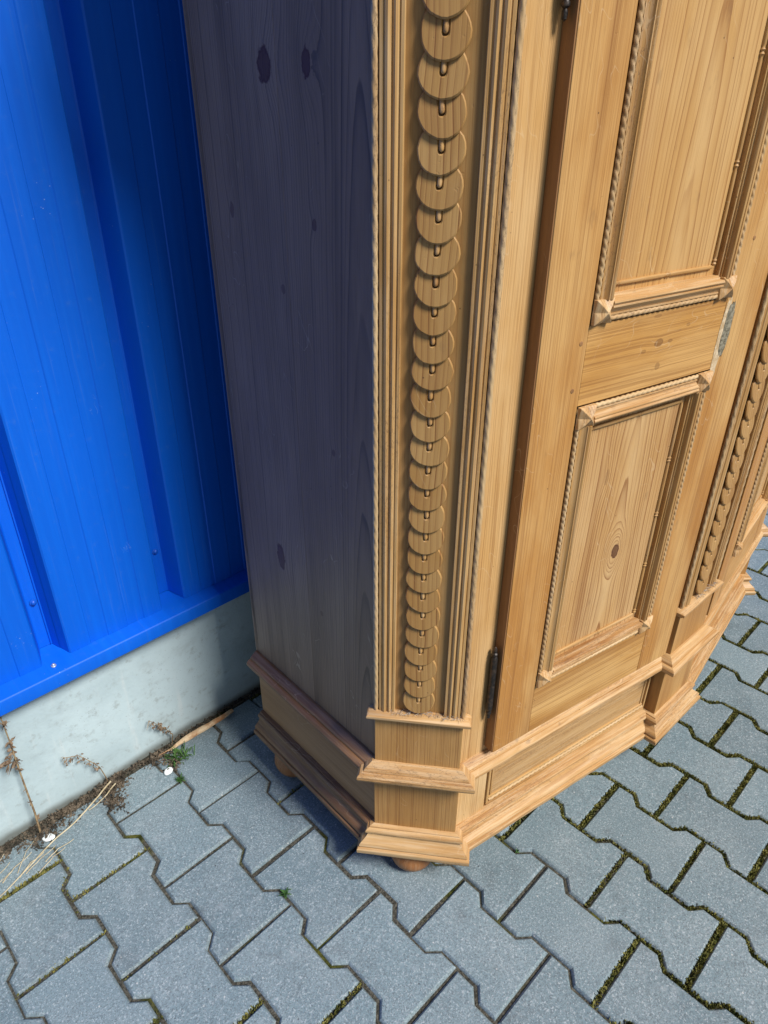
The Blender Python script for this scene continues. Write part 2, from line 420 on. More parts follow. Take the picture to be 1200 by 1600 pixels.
class MB:
    def __init__(self):
        self.v = []
        self.f = []

    def add(self, vs_, fs_):
        k = len(self.v)
        self.v += [Vector(q) for q in vs_]
        self.f += [tuple(i + k for i in q) for q in fs_]
        return self

    def hexa(self, q):   # 8 points: bottom loop 0-3, top loop 4-7
        return self.add(q, [(0, 3, 2, 1), (4, 5, 6, 7), (0, 1, 5, 4), (1, 2, 6, 5), (2, 3, 7, 6), (3, 0, 4, 7)])

    def loft(self, rings, closed=True, caps=True):
        n = len(rings[0])
        vs_ = [q for r_ in rings for q in r_]
        fs_ = []
        for i in range(len(rings) - 1):
            for j in range(n if closed else n - 1):
                a = i * n + j; b = i * n + (j + 1) % n
                fs_.append((a, b, b + n, a + n))
        if caps and closed:
            fs_.append(tuple(range(n - 1, -1, -1)))
            fs_.append(tuple(range((len(rings) - 1) * n, len(rings) * n)))
        return self.add(vs_, fs_)

    def mesh(self, name, mat, inv=Matrix(), bevel=0.0, seg=2, smooth=None, recalc=True, jitter=0.0):
        bm = bmesh.new()
        vv = [bm.verts.new(inv @ q) for q in self.v]
        for f_ in self.f:
            try:
                bm.faces.new([vv[i] for i in f_])
            except ValueError:
                pass
        if recalc:
            bmesh.ops.recalc_face_normals(bm, faces=bm.faces)
        if bevel:
            bmesh.ops.bevel(bm, geom=list(bm.edges), offset=bevel, segments=seg, profile=0.6, affect='EDGES', clamp_overlap=True)
        if jitter:
            for q in bm.verts:
                q.co += jitter * mnoise.noise_vector(q.co * 45.0)
        me = bpy.data.meshes.new(name)
        bm.to_mesh(me)
        bm.free()
        me.materials.append(mat)
        if smooth is not None:
            me.polygons.foreach_set('use_smooth', [True] * len(me.polygons))
            me.set_sharp_from_angle(angle=R(smooth))
        return me


ROOT_M = Matrix.Translation((1.462, -0.697, 0.0)) @ Matrix.Rotation(R(-2.1), 4, 'Z')


class Face:
    """A vertical face of the wardrobe in its own coordinates: s runs to the right, o outwards, z up."""
    def __init__(self, x, y, ang):
        self.O = Vector((x, y, 0)); a = R(ang)
        self.d = Vector((math.cos(a), math.sin(a), 0))
        self.n = Vector((self.d.y, -self.d.x, 0))

    def P(self, s, o, z):
        q = self.O + self.d * s + self.n * o
        return Vector((q.x, q.y, z))

    def V(self, s, z, o=0.0):    # frame with the grain upright
        m = Matrix((self.d, -self.n, Vector((0, 0, 1)))).transposed().to_4x4()
        m.translation = self.P(s, o, z)
        return m

    def H(self, s, z, o=0.0):    # frame with the grain along the face
        y = -self.n
        x = y.cross(self.d)
        m = Matrix((x, y, self.d)).transposed().to_4x4()
        m.translation = self.P(s, o, z)
        return m

    def box(self, s0, s1, o0, o1, z0, z1):
        P = self.P
        return MB().hexa([P(s0, o0, z0), P(s1, o0, z0), P(s1, o1, z0), P(s0, o1, z0),
                          P(s0, o0, z1), P(s1, o0, z1), P(s1, o1, z1), P(s0, o1, z1)])


def put(name, mb, mat, parent, frame, **kw):
    me = mb.mesh(name, M[mat], frame.inverted(), **kw)
    return place(bpy.data.objects.new(name, me), parent, ROOT_M @ frame)


def put_mesh(name, me, parent, frame):
    return place(bpy.data.objects.new(name, me), parent, ROOT_M @ frame)


# ------------------------------------------------------------------ the ground and the paving
def ground():
    o = bpy.data.objects.new('ground', MB().add([(-60, -60, -0.06), (60, -60, -0.06), (60, 60, -0.06), (-60, 60, -0.06)], [(0, 1, 2, 3)]).mesh('ground', M['ground'], recalc=False))
    place(o, None, Matrix()); tag(o, kind='structure')
    X0, X1, Y0, Y1 = -2.5, 6.5, -4.0, 0.13
    nx, ny = 240, 110
    mb = MB()
    vs_ = []
    for j in range(ny + 1):
        for i in range(nx + 1):
            x = X0 + (X1 - X0) * i / nx; y = Y0 + (Y1 - Y0) * j / ny
            z = -0.0070 + 0.0025 * mnoise.noise(Vector((x * 9, y * 9, 0))) + 0.0035 * max(0, mnoise.noise(Vector((x * 3, y * 3, 5)))) + 0.0030 * max(0.0, min(1.0, (x - 0.9) / 0.5))
            vs_.append((x, y, min(z, -0.0042)))
    mb.add(vs_, [(j * (nx + 1) + i, j * (nx + 1) + i + 1, (j + 1) * (nx + 1) + i + 1, (j + 1) * (nx + 1) + i) for j in range(ny) for i in range(nx)])
    pav = bpy.data.objects.new('paving', mb.mesh('paving', M['bed'], recalc=False, smooth=60))
    place(pav, None, Matrix()); tag(pav, kind='structure')
    PT, LN, D = 0.1398, 0.2, 0.0112
    GAP = 0.0022

    def stone_poly(wide=False):
        we, ww = PT / 2 + D, PT / 2 - D
        h = LN / 2 - (0.0016 if wide else 0.0006)
        a, b = 0.06, 0.04
        return [(-we, -h), (we, -h), (we, -a), (ww, -b), (ww, b), (we, a), (we, h), (-we, h), (-we, a), (-ww, b), (-ww, -b), (-we, -a)]

    def inset(poly, d):
        n = len(poly); out = []
        for i in range(n):
            p0 = Vector(poly[i - 1]); p1 = Vector(poly[i]); p2 = Vector(poly[(i + 1) % n])
            e1 = (p1 - p0).normalized(); e2 = (p2 - p1).normalized()
            n1 = Vector((-e1.y, e1.x)); n2 = Vector((-e2.y, e2.x))
            k = 1.0 + n1.dot(n2)
            out.append(p1 + (n1 + n2) * (d / max(k, 0.2)))
        return out

    def clip(poly, ymax):
        out = []
        for i in range(len(poly)):
            p, q = poly[i - 1], poly[i]
            pi, qi = p[1] <= ymax, q[1] <= ymax
            if pi != qi:
                t = (ymax - p[1]) / (q[1] - p[1])
                out.append((p[0] + (q[0] - p[0]) * t, ymax))
            if qi:
                out.append(tuple(q))
        return out

    def stone_mb(poly, wob=0.0, seed=0):
        a = inset(poly, GAP); b = inset(poly, GAP + 0.0016); c_ = inset(poly, GAP + 0.0046)
        def wv(q, z):
            w = mnoise.noise_vector(Vector((q[0] * 30 + seed, q[1] * 30, z * 10))) * wob
            return Vector((q[0] + w.x, q[1] + w.y, z))
        rings = [[wv(q, -0.055) for q in a], [wv(q, -0.0062) for q in a], [wv(q, -0.0026) for q in b], [wv(q, 0.0) for q in c_]]
        return MB().loft(rings, True, False).add(rings[-1], [tuple(range(len(a)))]) if True else None

    shapes = [stone_mb(stone_poly(), 0.0012, k * 7.3).mesh('paving_stone', M['paver'], smooth=28) for k in range(8)]
    shapes_w = [stone_mb(stone_poly(True), 0.0014, k * 5.1).mesh('paving_stone', M['paver'], smooth=28) for k in range(8)]
    pts = []
    inv = cam.matrix_world.inverted()
    f_ = 1090.32
    for i in range(-16, 44):
        for k in range(-1, 19):
            cx = (i + 0.5) * PT
            cy = -k * LN + (LN / 2 if i % 2 else 0.0)
            if cy - LN / 2 > 0.08 or cy < -3.7:
                continue
            q = inv @ Vector((cx, cy, 0))
            px = 600 + f_ * q.x / -q.z if q.z < -0.05 else 1e6
            py = 800 - f_ * q.y / -q.z if q.z < -0.05 else 1e6
            vis = -160 < px < 1360 and 300 < py < 1800
            pts.append((0 if vis else 1, (Vector((cx, cy, 0)) - cam.location).length if q.z < -0.05 else 99, cx, cy))
    pts.sort()
    rest = MB()
    for n_, (_, _, cx, cy) in enumerate(pts):
        dx, dy = random.uniform(-0.0012, 0.0012), random.uniform(-0.0012, 0.0012)
        rot = random.uniform(-0.006, 0.006); tx, ty = random.uniform(-0.010, 0.010), random.uniform(-0.010, 0.010)
        mw = Matrix.Translation((cx + dx, cy + dy, random.uniform(-0.0022, 0.0))) @ Matrix.Rotation(rot, 4, 'Z') @ Matrix.Rotation(tx, 4, 'X') @ Matrix.Rotation(ty, 4, 'Y')
        poly = stone_poly()
        cut = cy + LN / 2 > 0.104
        if cut:
            poly = clip(poly, 0.104 + random.uniform(-0.006, 0.002) - cy)
        if n_ < 295:
            me = stone_mb(poly, 0.0012, cx).mesh('paving_stone', M['paver'], smooth=28) if cut else (shapes_w if cx > 0.95 else shapes)[n_ % 8]
            place(bpy.data.objects.new('paving_stone', me), pav, mw)
        else:
            b = stone_mb(poly)
            rest.add([mw @ q for q in b.v], b.f)
    o = place(bpy.data.objects.new('far_paving_stones', rest.mesh('far_paving_stones', M['paver'], smooth=28)), pav, Matrix())
    tag(o, kind='stuff')

    # moss and weeds in the joints: short tufts of blades along the stone edges
    ms = MB()
    rr = random.Random(5)
    for (v_, dist, cx, cy) in pts:
        if v_ or dist > 2.6:
            continue
        poly = [(x + cx, y + cy) for x, y in stone_poly()]
        for e in range(12):
            p0 = Vector(poly[e]); p1 = Vector(poly[(e + 1) % 12])
            m_ = (p0 + p1) / 2
            if m_.y > 0.1:
                continue
            dens = 1.1 * mnoise.noise(Vector((m_.x * 2.3, m_.y * 2.3, 3.0))) + 1.05 * max(-0.35, min(1.0, (m_.x - 0.95) / 0.7)) + 0.1
            if e in (0, 6):
                dens += 0.22
            cnt = int(max(0, dens) * 2300 * (p1 - p0).length)
            for _ in range(cnt):
                t = rr.random()
                q = p0.lerp(p1, t) + Vector((rr.gauss(0, 0.0021), rr.gauss(0, 0.0021)))
                hgt = rr.uniform(0.004, 0.0095)
                a = rr.uniform(0, 6.28); w = rr.uniform(0.0012, 0.0028)
                u = Vector((math.cos(a), math.sin(a), 0)) * w
                ln = Vector((rr.gauss(0, 0.002), rr.gauss(0, 0.002), 0))
                b0 = Vector((q.x, q.y, -0.008))
                ms.add([b0 - u, b0 + u, b0 + u * 0.6 + ln + Vector((0, 0, hgt)), b0 - u * 0.6 + ln + Vector((0, 0, hgt * 0.9))], [(0, 1, 2, 3)])
    o = place(bpy.data.objects.new('joint_moss', ms.mesh('joint_moss', M['moss'], recalc=False)), None, Matrix())
    tag(o, 'low green moss filling the joints between paving stones', 'moss', kind='stuff')


ground()


# ------------------------------------------------------------------ the blue clad wall
def wall():
    w = empty('clad_wall', Matrix.Translation((0.5, 0.122, 0)))
    tag(w, 'bright blue ribbed steel clad wall above pale concrete base', 'wall')
    X0, X1 = -3.0, 7.0
    # concrete plinth in long precast lengths
    for a, b in ((-3.0, -0.45), (-0.446, 2.95), (2.954, 7.0)):
        mb = MB().hexa([(a, 0.122, -0.2), (b, 0.122, -0.2), (b, 0.30, -0.2), (a, 0.30, -0.2), (a, 0.122, 0.372), (b, 0.122, 0.372), (b, 0.30, 0.372), (a, 0.30, 0.372)])
        place(bpy.data.objects.new('concrete_plinth', mb.mesh('concrete_plinth', M['concrete'], bevel=0.004)), w, Matrix())
    # drip flashing
    prof = [(0.30, 0.3985), (0.170, 0.3885), (0.0825, 0.3742), (0.0805, 0.3726), (0.0796, 0.3705), (0.0796, 0.3432), (0.0815, 0.3415), (0.090, 0.3415), (0.090, 0.3424), (0.0822, 0.3424), (0.0808, 0.344), (0.0808, 0.3702), (0.083, 0.373), (0.170, 0.3873), (0.30, 0.3973)]
    for a, b in ((-3.0, 1.74), (1.741, 7.0)):
        mb = MB().loft([[(a, y, z) for y, z in prof], [(b, y, z) for y, z in prof]])
        place(bpy.data.objects.new('drip_flashing', mb.mesh('drip_flashing', M['blue'], smooth=25)), w, Matrix())
    # trapezoidal sheets, four ribs each, lapped in the valley
    PR, YV, YF = 0.2575, 0.1600, 0.1155
    base = 0.3885

    def rib(x):   # one period starting at the left foot of the valley wall
        st = 0.0016
        pts = [(x, YV), (x + 0.0035, YV - 0.0018), (x + 0.0175, YF + 0.0022), (x + 0.0205, YF)]
        x += 0.0205
        for a in (0.040, 0.120):
            pts += [(x + a, YF), (x + a + 0.0016, YF + st), (x + a + 0.0375, YF + st), (x + a + 0.0395, YF)]
        pts += [(x + 0.1985, YF), (x + 0.2010, YF + 0.0020), (x + 0.2135, YV - 0.0018), (x + 0.2160, YV)]
        return pts

    x0 = 0.4260 - PR * 12
    ns = 0
    k = 0
    while x0 + PR * 4 * k < X1 - 0.6:
        xs = x0 + PR * 4 * k
        # 0.426 must be a sheet start so that the lap lies in the valley beside the first screws
        pts = [(xs - 0.0012, YV - 0.003), (xs - 0.0004, YV - 0.0016)]
        for r_ in range(4):
            pts += rib(xs + PR * r_)
        XE = xs + PR * 4
        pts += [(XE - 0.0014, YV - 0.0008), (XE + 0.0021, YV - 0.0023), (XE + 0.0088, 0.1385)]
        zt = 3.4
        for bi in range(1):
            pass
        front = pts
        mb = MB()
        zs = [base - 0.0, zt]
        n = len(front)
        th = 0.0009
        off = 0.0012 if k % 2 else 0.0
        vs_ = [(x, y - off, z - (0.0085 * (0.160 - y) / 0.0445) * (1 if z == base else 0)) for z in zs for x, y in front]
        vs_ += [(x, y + th - off, z - (0.0085 * (0.160 - y) / 0.0445) * (1 if z == base else 0)) for z in zs for x, y in front]
        fs_ = [(i, i + 1, n + i + 1, n + i) for i in range(n - 1)]
        fs_ += [(2 * n + i, 3 * n + i, 3 * n + i + 1, 2 * n + i + 1) for i in range(n - 1)]
        fs_ += [(i, 2 * n + i, 2 * n + i + 1, i + 1) for i in range(n - 1)]
        fs_ += [(0, n, 3 * n, 2 * n), (n - 1, 3 * n - 1, 4 * n - 1, 2 * n - 1)]
        mb.add(vs_, fs_)
        place(bpy.data.objects.new('cladding_sheet', mb.mesh('cladding_sheet', M['blue'], smooth=20)), w, Matrix())
        k += 1
    # folded edge of the lapped sheet standing on the valley side
    # screws in every valley
    def screw_mesh(r_, mat):
        mb = MB()
        rings = []
        for rad, h in ((1.55, 0.0), (1.55, 0.0012), (1.15, 0.0018), (1.0, 0.0020), (1.0, 0.0042), (0.8, 0.0052), (0.35, 0.0058)):
            nn_ = 6 if 0.0020 <= h <= 0.0052 else 6
            rings.append([(math.cos(i * math.pi / 6) * rad * r_, -h, math.sin(i * math.pi / 6) * rad * r_) for i in range(12)])
        return mb.loft(rings).mesh('screw', M[mat], smooth=40)
    sm = screw_mesh(0.0045, 'bluescrew')
    xv = 0.4150 - PR * 6
    for i in range(18):
        for z in (0.497, 1.95):
            place(bpy.data.objects.new('screw', sm), w, Matrix.Translation((xv + PR * i + random.uniform(-.002, .002), YV - 0.0018, z)))
    sm2 = screw_mesh(0.0032, 'screw')
    for x in (-0.62, 0.406, 1.43, 2.46):
        place(bpy.data.objects.new('screw', sm2), w, Matrix.Translation((x, 0.103, 0.3782)) @ Matrix.Rotation(R(-79), 4, 'X'))
    # thick wall core behind the sheets
    mb = MB().hexa([(X0, 0.17, 0.40), (X1, 0.17, 0.40), (X1, 0.30, 0.40), (X0, 0.30, 0.40), (X0, 0.17, 3.4), (X1, 0.17, 3.4), (X1, 0.30, 3.4), (X0, 0.30, 3.4)])
    place(bpy.data.objects.new('wall_core', mb.mesh('wall_core', M['concrete'])), w, Matrix())


wall()


# ------------------------------------------------------------------ the wardrobe
TOP = 1.80
PW = 0.1555
FL = Face(-0.6008, 0.1003, -9.2)
LF = 0.6008 / math.cos(R(9.2))
FR = Face(0.0, 0.1003 - 0.6008 * math.tan(R(9.2)), 9.2)
PL = Face(-0.7339, 0.2136, -50.07)
_e = PL.P(PW, 0, 0)
PR_ = Face(-_e.x, _e.y, 50.07)
PC = Face(-PW / 2, -0.007, 0.0)
SL = Face(-0.727, 0.603, -90.0)
SR = Face(0.727, 0.2194, 90.0)
SIDE_LEN = 0.603 - 0.2194


def isect(p, d, q, e):
    den = d.x * e.y - d.y * e.x
    t = ((q.x - p.x) * e.y - (q.y - p.y) * e.x) / den
    return p + d * t


def plan_path():
    p2 = PL.P(0, 0, 0); p3 = PL.P(PW, 0, 0)
    p1 = isect(p2, PL.n, Vector((-0.727, 0, 0)), Vector((0, 1, 0)))
    p4 = isect(p3, PL.n, FL.O, FL.d)
    p6 = PC.P(0, 0, 0)
    p5 = isect(p6, PC.n, FL.O, FL.d)
    left = [Vector((-0.727, 0.603, 0)), p1, p2, p3, p4, p5, p6]
    return left + [Vector((-q.x, q.y, 0)) for q in reversed(left)]


PATH = plan_path()


def sweep(name, prof, root, mats, jitter=0.0, smooth=31):
    """Mitred moulding round the whole front; each straight run is a piece of its own."""
    n = len(PATH)
    segs = [(PATH[i], (PATH[i + 1] - PATH[i]).normalized()) for i in range(n - 1)]

    def corner(i, o):
        def off(k):
            p, d = segs[k]
            return p + Vector((d.y, -d.x, 0)) * o, d
        if i == 0:
            return off(0)[0]
        if i == n - 1:
            q, d = off(n - 2)
            return q + d * (PATH[-1] - PATH[-2]).length
        a, da = off(i - 1); b, db = off(i)
        return isect(a, da, b, db)

    for k in range(n - 1):
        L = (PATH[k + 1] - PATH[k]).length
        steps = max(1, int(L / 0.016)) if jitter else 1
        rings = []
        for t in range(steps + 1):
            ring = []
            for o, z in prof:
                a = corner(k, o); b = corner(k + 1, o)
                q = a.lerp(b, t / steps)
                if jitter and 0 < t < steps:
                    w = mnoise.noise_vector(Vector((q.x * 21, q.y * 21, z * 30))) + 0.6 * mnoise.noise_vector(Vector((q.x * 75, q.y * 75, z * 60)))
                    nn_ = Vector((segs[k][1].y, -segs[k][1].x, 0)) * (w.x * jitter * 0.7 if o > 0 else 0)
                    ring.append(Vector((q.x + nn_.x, q.y + nn_.y, z + w.z * jitter)))
                else:
                    ring.append(Vector((q.x, q.y, z)))
            rings.append(ring)
        f_ = Face(PATH[k].x, PATH[k].y, math.degrees(math.atan2(segs[k][1].y, segs[k][1].x)))
        put(name, MB().loft(rings), mats(k), root, f_.H(0, prof[0][1]), smooth=smooth)


def rope_mesh(name, length, r_, pitch, lobes, mat, depth=0.28):
    """Carved rope bead along local Z from 0 to length, lying on the local XZ plane (outside = -Y)."""
    nseg = 14
    n = max(2, int(length / (pitch / 7.0)))
    rings = []
    for i in range(n + 1):
        z = length * i / n
        ring = []
        for j in range(nseg):
            a = 2 * math.pi * j / nseg
            ph = lobes * a + 2 * math.pi * z / pitch
            rad = r_ * (1 - depth * (0.5 + 0.5 * math.cos(ph)) ** 3)
            rad *= 1 + 0.05 * mnoise.noise(Vector((z * 60, a, r_ * 1000)))
            ring.append((math.cos(a) * rad, math.sin(a) * rad, z))
        rings.append(ring)
    return MB().loft(rings).mesh(name, M[mat], smooth=50)


def reel_mesh(length, r_, gap):
    prof = []
    z = 0.0
    n = max(1, round(length / gap))
    g_ = length / n
    for i in range(n):
        z0 = i * g_
        prof += [(z0 + 0.0, 0.8), (z0 + 0.0025, 1.25), (z0 + 0.005, 0.75), (z0 + 0.0075, 1.25), (z0 + 0.010, 0.75), (z0 + 0.013, 1.0), (z0 + g_ * 0.5, 1.06), (z0 + g_ - 0.006, 0.98), (z0 + g_ - 0.001, 0.72)]
    rings = [[(math.cos(2 * math.pi * j / 8) * r_ * q, math.sin(2 * math.pi * j / 8) * r_ * q, zz) for j in range(8)] for zz, q in prof]
    return MB().loft(rings).mesh('bead', M['trim'], smooth=50)


def lathe(prof, n=24, axis_frame=Matrix()):
    rings = [[axis_frame @ Vector((math.cos(2 * math.pi * j / n) * r_, math.sin(2 * math.pi * j / n) * r_, z)) for j in range(n)] for r_, z in prof]
    return MB().loft(rings)


def build_wardrobe():
    root = empty('wardrobe', ROOT_M)
    tag(root, 'old stripped pine wardrobe with carved pilasters standing before blue wall', 'wardrobe')

    # ---------------- carcass
    gap = 0.0003
    split = 0.205
    for sd, f_ in ((-1, SL), (1, SR)):
        rng = ((0.0, split - gap / 2), (split + gap / 2, SIDE_LEN)) if sd < 0 else ((0.0, SIDE_LEN - split - gap / 2), (SIDE_LEN - split + gap / 2, SIDE_LEN))
        for a, b in rng:
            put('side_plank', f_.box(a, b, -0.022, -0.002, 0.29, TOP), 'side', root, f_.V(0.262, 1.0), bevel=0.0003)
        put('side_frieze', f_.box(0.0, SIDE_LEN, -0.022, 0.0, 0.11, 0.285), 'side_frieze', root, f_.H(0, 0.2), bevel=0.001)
    bk = Face(-0.725, 0.595, 0.0)
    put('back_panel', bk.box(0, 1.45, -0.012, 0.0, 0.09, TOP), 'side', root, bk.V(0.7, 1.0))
    for nm, z in (('bottom_board', 0.12), ('top_board', TOP - 0.01)):
        xs = [(-0.705, 0.59), (-0.705, 0.24), (-0.60, 0.125), (0.0, 0.03), (0.60, 0.125), (0.705, 0.24), (0.705, 0.59)]
        mb = MB().loft([[Vector((x, y, z - 0.012)) for x, y in xs], [Vector((x, y, z + 0.012)) for x, y in xs]])
        put(nm, mb, 'side', root, bk.H(0, z))
    # corner posts and jambs beside the doors
    s4 = (PATH[4] - FL.O).dot(FL.d)
    for sd, f_ in ((-1, FL), (1, FR)):
        def S(a):
            return a if sd < 0 else LF - a
        lo, hi = sorted((S(s4 - 0.006), S(0.060)))
        put('door_post', f_.box(lo, hi, -0.03, 0.0, 0.30, TOP), 'post', root, f_.V((lo + hi) / 2, 1.0), bevel=0.0012)
        lo, hi = sorted((S(s4 - 0.006), S(0.0462)))
        put('plinth_post', f_.box(lo, hi, -0.03, 0.0, 0.11, 0.285), 'post', root, f_.V((lo + hi) / 2, 0.2), bevel=0.0012)
        lo, hi = sorted((S(0.48), S(LF - 0.004)))
        put('meeting_jamb', f_.box(lo, hi, -0.03, -0.004, 0.30, TOP), 'edge', root, f_.V((lo + hi) / 2, 1.0))
        # frieze below the door: board with a small framed border
        lo, hi = sorted((S(0.0478), S(0.5230)))
        fr = put('frieze_board', f_.box(lo, hi, -0.028, -0.003, 0.11, 0.285), 'frieze', root, f_.H((lo + hi) / 2, 0.2), bevel=0.001)
        def strip(nm, a, b, z0, z1, o1, mt='trim'):
            lo_, hi_ = sorted((S(a), S(b)))
            put(nm, f_.box(lo_, hi_, -0.006, o1, z0, z1), mt, fr, f_.H(lo_, (z0 + z1) / 2) if hi_ - lo_ > z1 - z0 else f_.V(lo_, (z0 + z1) / 2), bevel=0.0018)
        strip('border_strip', 0.0505, 0.5200, 0.1400, 0.1455, 0.0015)
        strip('border_strip', 0.0505, 0.0560, 0.1470, 0.262, 0.0015)
        strip('border_strip', 0.0575, 0.5130, 0.1560, 0.1605, 0.0)
        strip('border_strip', 0.0610, 0.0650, 0.1620, 0.262, -0.0005)
        strip('border_strip', 0.5145, 0.5200, 0.1470, 0.262, 0.0015)
        strip('border_strip', 0.5050, 0.5090, 0.1620, 0.262, -0.0005)
        lo_, hi_ = sorted((S(0.0580), S(0.5140)))
        rm = rope_mesh('rope_bead', hi_ - lo_, 0.0034, 0.012, 1, 'rope', 0.4)
        m_ = f_.H(lo_, 0.1512); m_.translation = f_.P(lo_, -0.0012, 0.1512)
        put_mesh('rope_bead', rm, fr, m_)

    # ---------------- plinth and ledge mouldings
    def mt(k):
        return 'mould_side_shaded' if k in (0, 12) else 'mould'
    base_prof = [(-0.004, 0.0760), (0.0255, 0.0755), (0.0285, 0.0770), (0.0300, 0.0800), (0.0300, 0.0880), (0.0285, 0.0900), (0.0245, 0.0905), (0.0250, 0.0925), (0.0262, 0.0950),
                 (0.0255, 0.0985), (0.0225, 0.1020), (0.0180, 0.1055), (0.0140, 0.1095), (0.0115, 0.1140), (0.0105, 0.1180), (0.0105, 0.1195), (0.0135, 0.1200), (0.0150, 0.1225),
                 (0.0148, 0.1262), (0.0125, 0.1292), (0.0085, 0.1305), (0.0080, 0.1325), (0.0030, 0.1340), (-0.004, 0.1342)]
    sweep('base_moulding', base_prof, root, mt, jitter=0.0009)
    ledge_prof = [(-0.004, 0.2700), (0.0070, 0.2700), (0.0085, 0.2730), (0.0120, 0.2738), (0.0125, 0.2755), (0.0200, 0.2762), (0.0250, 0.2795), (0.0275, 0.2850), (0.0268, 0.2905), (0.0235, 0.2945),
                  (0.0185, 0.2962), (0.0168, 0.2955), (0.0160, 0.2990), (0.0148, 0.3008), (0.0070, 0.3062), (0.0030, 0.3095), (-0.004, 0.3100)]
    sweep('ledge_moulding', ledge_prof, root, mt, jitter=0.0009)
    cor_prof = [(-0.004, TOP - 0.06), (0.006, TOP - 0.06), (0.008, TOP - 0.05), (0.022, TOP - 0.035), (0.030, TOP - 0.01), (0.048, TOP + 0.01), (0.070, TOP + 0.05), (0.082, TOP + 0.06), (0.082, TOP + 0.08), (-0.02, TOP + 0.085)]
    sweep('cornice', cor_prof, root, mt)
    xs = [(q.x * 0.99, q.y) for q in PATH]
    mb = MB().loft([[Vector((x, y + (0.01 if y < 0.5 else 0), TOP + 0.02)) for x, y in xs], [Vector((x, y + (0.01 if y < 0.5 else 0), TOP + 0.055)) for x, y in xs]])
    put('roof_board', mb, 'side', root, bk.H(0, TOP))

    # ---------------- bun feet
    fp = [(0.0, 0.0), (0.020, 0.0003), (0.032, 0.004), (0.042, 0.014), (0.0465, 0.027), (0.045, 0.040), (0.038, 0.053), (0.029, 0.060), (0.026, 0.064), (0.030, 0.070), (0.030, 0.088), (0.0, 0.088)]
    fmesh = lathe([(max(r_, 0.0005), z) for r_, z in fp]).mesh('bun_foot', M['foot'], smooth=50)
    fpos = []
    q = PL.P(PW / 2 - 0.005, -0.029, 0)
    for x, y in ((q.x, q.y), (-q.x, q.y), (-0.706, 0.520), (0.706, 0.520), (0.0, 0.06)):
        put_mesh('bun_foot', fmesh, root, Matrix.Translation((x, y, 0.0)) @ Matrix.Rotation(random.uniform(0, 6), 4, 'Z'))

    # ---------------- pilasters
    # carved disc with a keyhole slot, local X across, -Y outwards, Z up, centre at the origin
    Rd, slot, tk = 0.0268, 0.0033, 0.0040
    def disc_mesh(seed):
        rr = random.Random(seed)
        out = []
        a0 = math.asin(slot / Rd)
        n = 26
        for i in range(n + 1):      # from right of the slot clockwise round to its left
            a = math.pi / 2 - a0 - (2 * math.pi - 2 * a0) * i / n
            rad = Rd * (1 + rr.uniform(-0.014, 0.014)) * (1 + 0.02 * math.sin(2 * a + seed) + 0.012 * math.sin(3 * a + 2 * seed))
            out.append((math.cos(a) * rad, math.sin(a) * rad))
        for i in range(7):          # round bottom of the slot
            a = math.pi + math.pi * i / 6
            out.append((math.cos(a) * slot, -0.0012 + math.sin(a) * slot))
        cx = [(x, z) for x, z in out]
        ins = []
        m_ = len(cx)
        for i in range(m_):
            p0 = Vector(cx[i - 1]); p1 = Vector(cx[i]); p2 = Vector(cx[(i + 1) % m_])
            e1 = (p1 - p0).normalized(); e2 = (p2 - p1).normalized()
            nn_ = Vector((e1.y, -e1.x)) + Vector((e2.y, -e2.x))
            ins.append(p1 + nn_ * (0.0016 / max(0.5, 1 + e1.dot(e2))))
        mb = MB().loft([[(x, 0.0, z) for x, z in cx], [(x, -tk + 0.0016, z) for x, z in cx], [(q_.x, -tk, q_.y) for q_ in ins]])
        return mb.mesh('disc', M['disc'], smooth=35)
    discs = [disc_mesh(k) for k in range(9)]
    peg_prof = [(0.0004, -0.0056), (0.0014, -0.0052), (0.0024, -0.0042), (0.0029, -0.0022), (0.0031, 0.001), (0.0031, 0.0150), (0.0004, 0.0152)]
    peg = lathe([(r_, z) for r_, z in peg_prof], 10).mesh('peg', M['trim'], smooth=60)

    trim_prof = [(0.0085, -0.010), (0.0085, -0.0030), (0.0092, -0.0018), (0.0125, -0.0015), (0.0132, -0.0024), (0.0140, -0.0024), (0.0152, 0.0002), (0.0180, 0.0014), (0.0208, 0.0002),
                 (0.0220, -0.0026), (0.0228, -0.0026), (0.0240, -0.0002), (0.0262, 0.0010), (0.0286, -0.0002), (0.0300, -0.0028), (0.0312, -0.0028), (0.0318, -0.0012), (0.0350, -0.0012), (0.0358, -0.0024), (0.0360, -0.010)]
    z0, z1 = 0.4300, TOP - 0.06
    lrope = z1 - z0
    ropeL = rope_mesh('rope_bead', lrope, 0.0041, 0.0200, 3, 'rope', 0.20)
    n_disc = 0
    for nm, f_ in (('l', PL), ('c', PC), ('r', PR_)):
        base_o = -0.024 if nm != 'c' else -0.03
        pil = put('pilaster', f_.box(0.0045, PW - 0.0045, base_o, -0.008, z0 - 0.01, z1), 'field', root, f_.V(PW / 2, 1.0), bevel=0.0006)
        put('pilaster_block', f_.box(0.0, PW, base_o, 0.0, 0.10, 0.285), 'block', pil, f_.V(PW / 2, 0.2), bevel=0.0014)
        put('pilaster_block', f_.box(0.0015, PW - 0.0015, base_o, -0.0005, 0.290, 0.418), 'block', pil, f_.V(PW / 2, 0.36), bevel=0.0014)
        capp = [(-0.01, 0.4130), (0.0020, 0.4130), (0.0045, 0.4150), (0.0060, 0.4185), (0.0095, 0.4205), (0.0115, 0.4235), (0.0112, 0.4275), (0.0085, 0.4300), (-0.01, 0.4335)]
        # cap with mitred returns at both ends
        lp = [(0.0 , -0.014), (0.0, 0.0), (PW, 0.0), (PW, -0.014)]
        rings = []
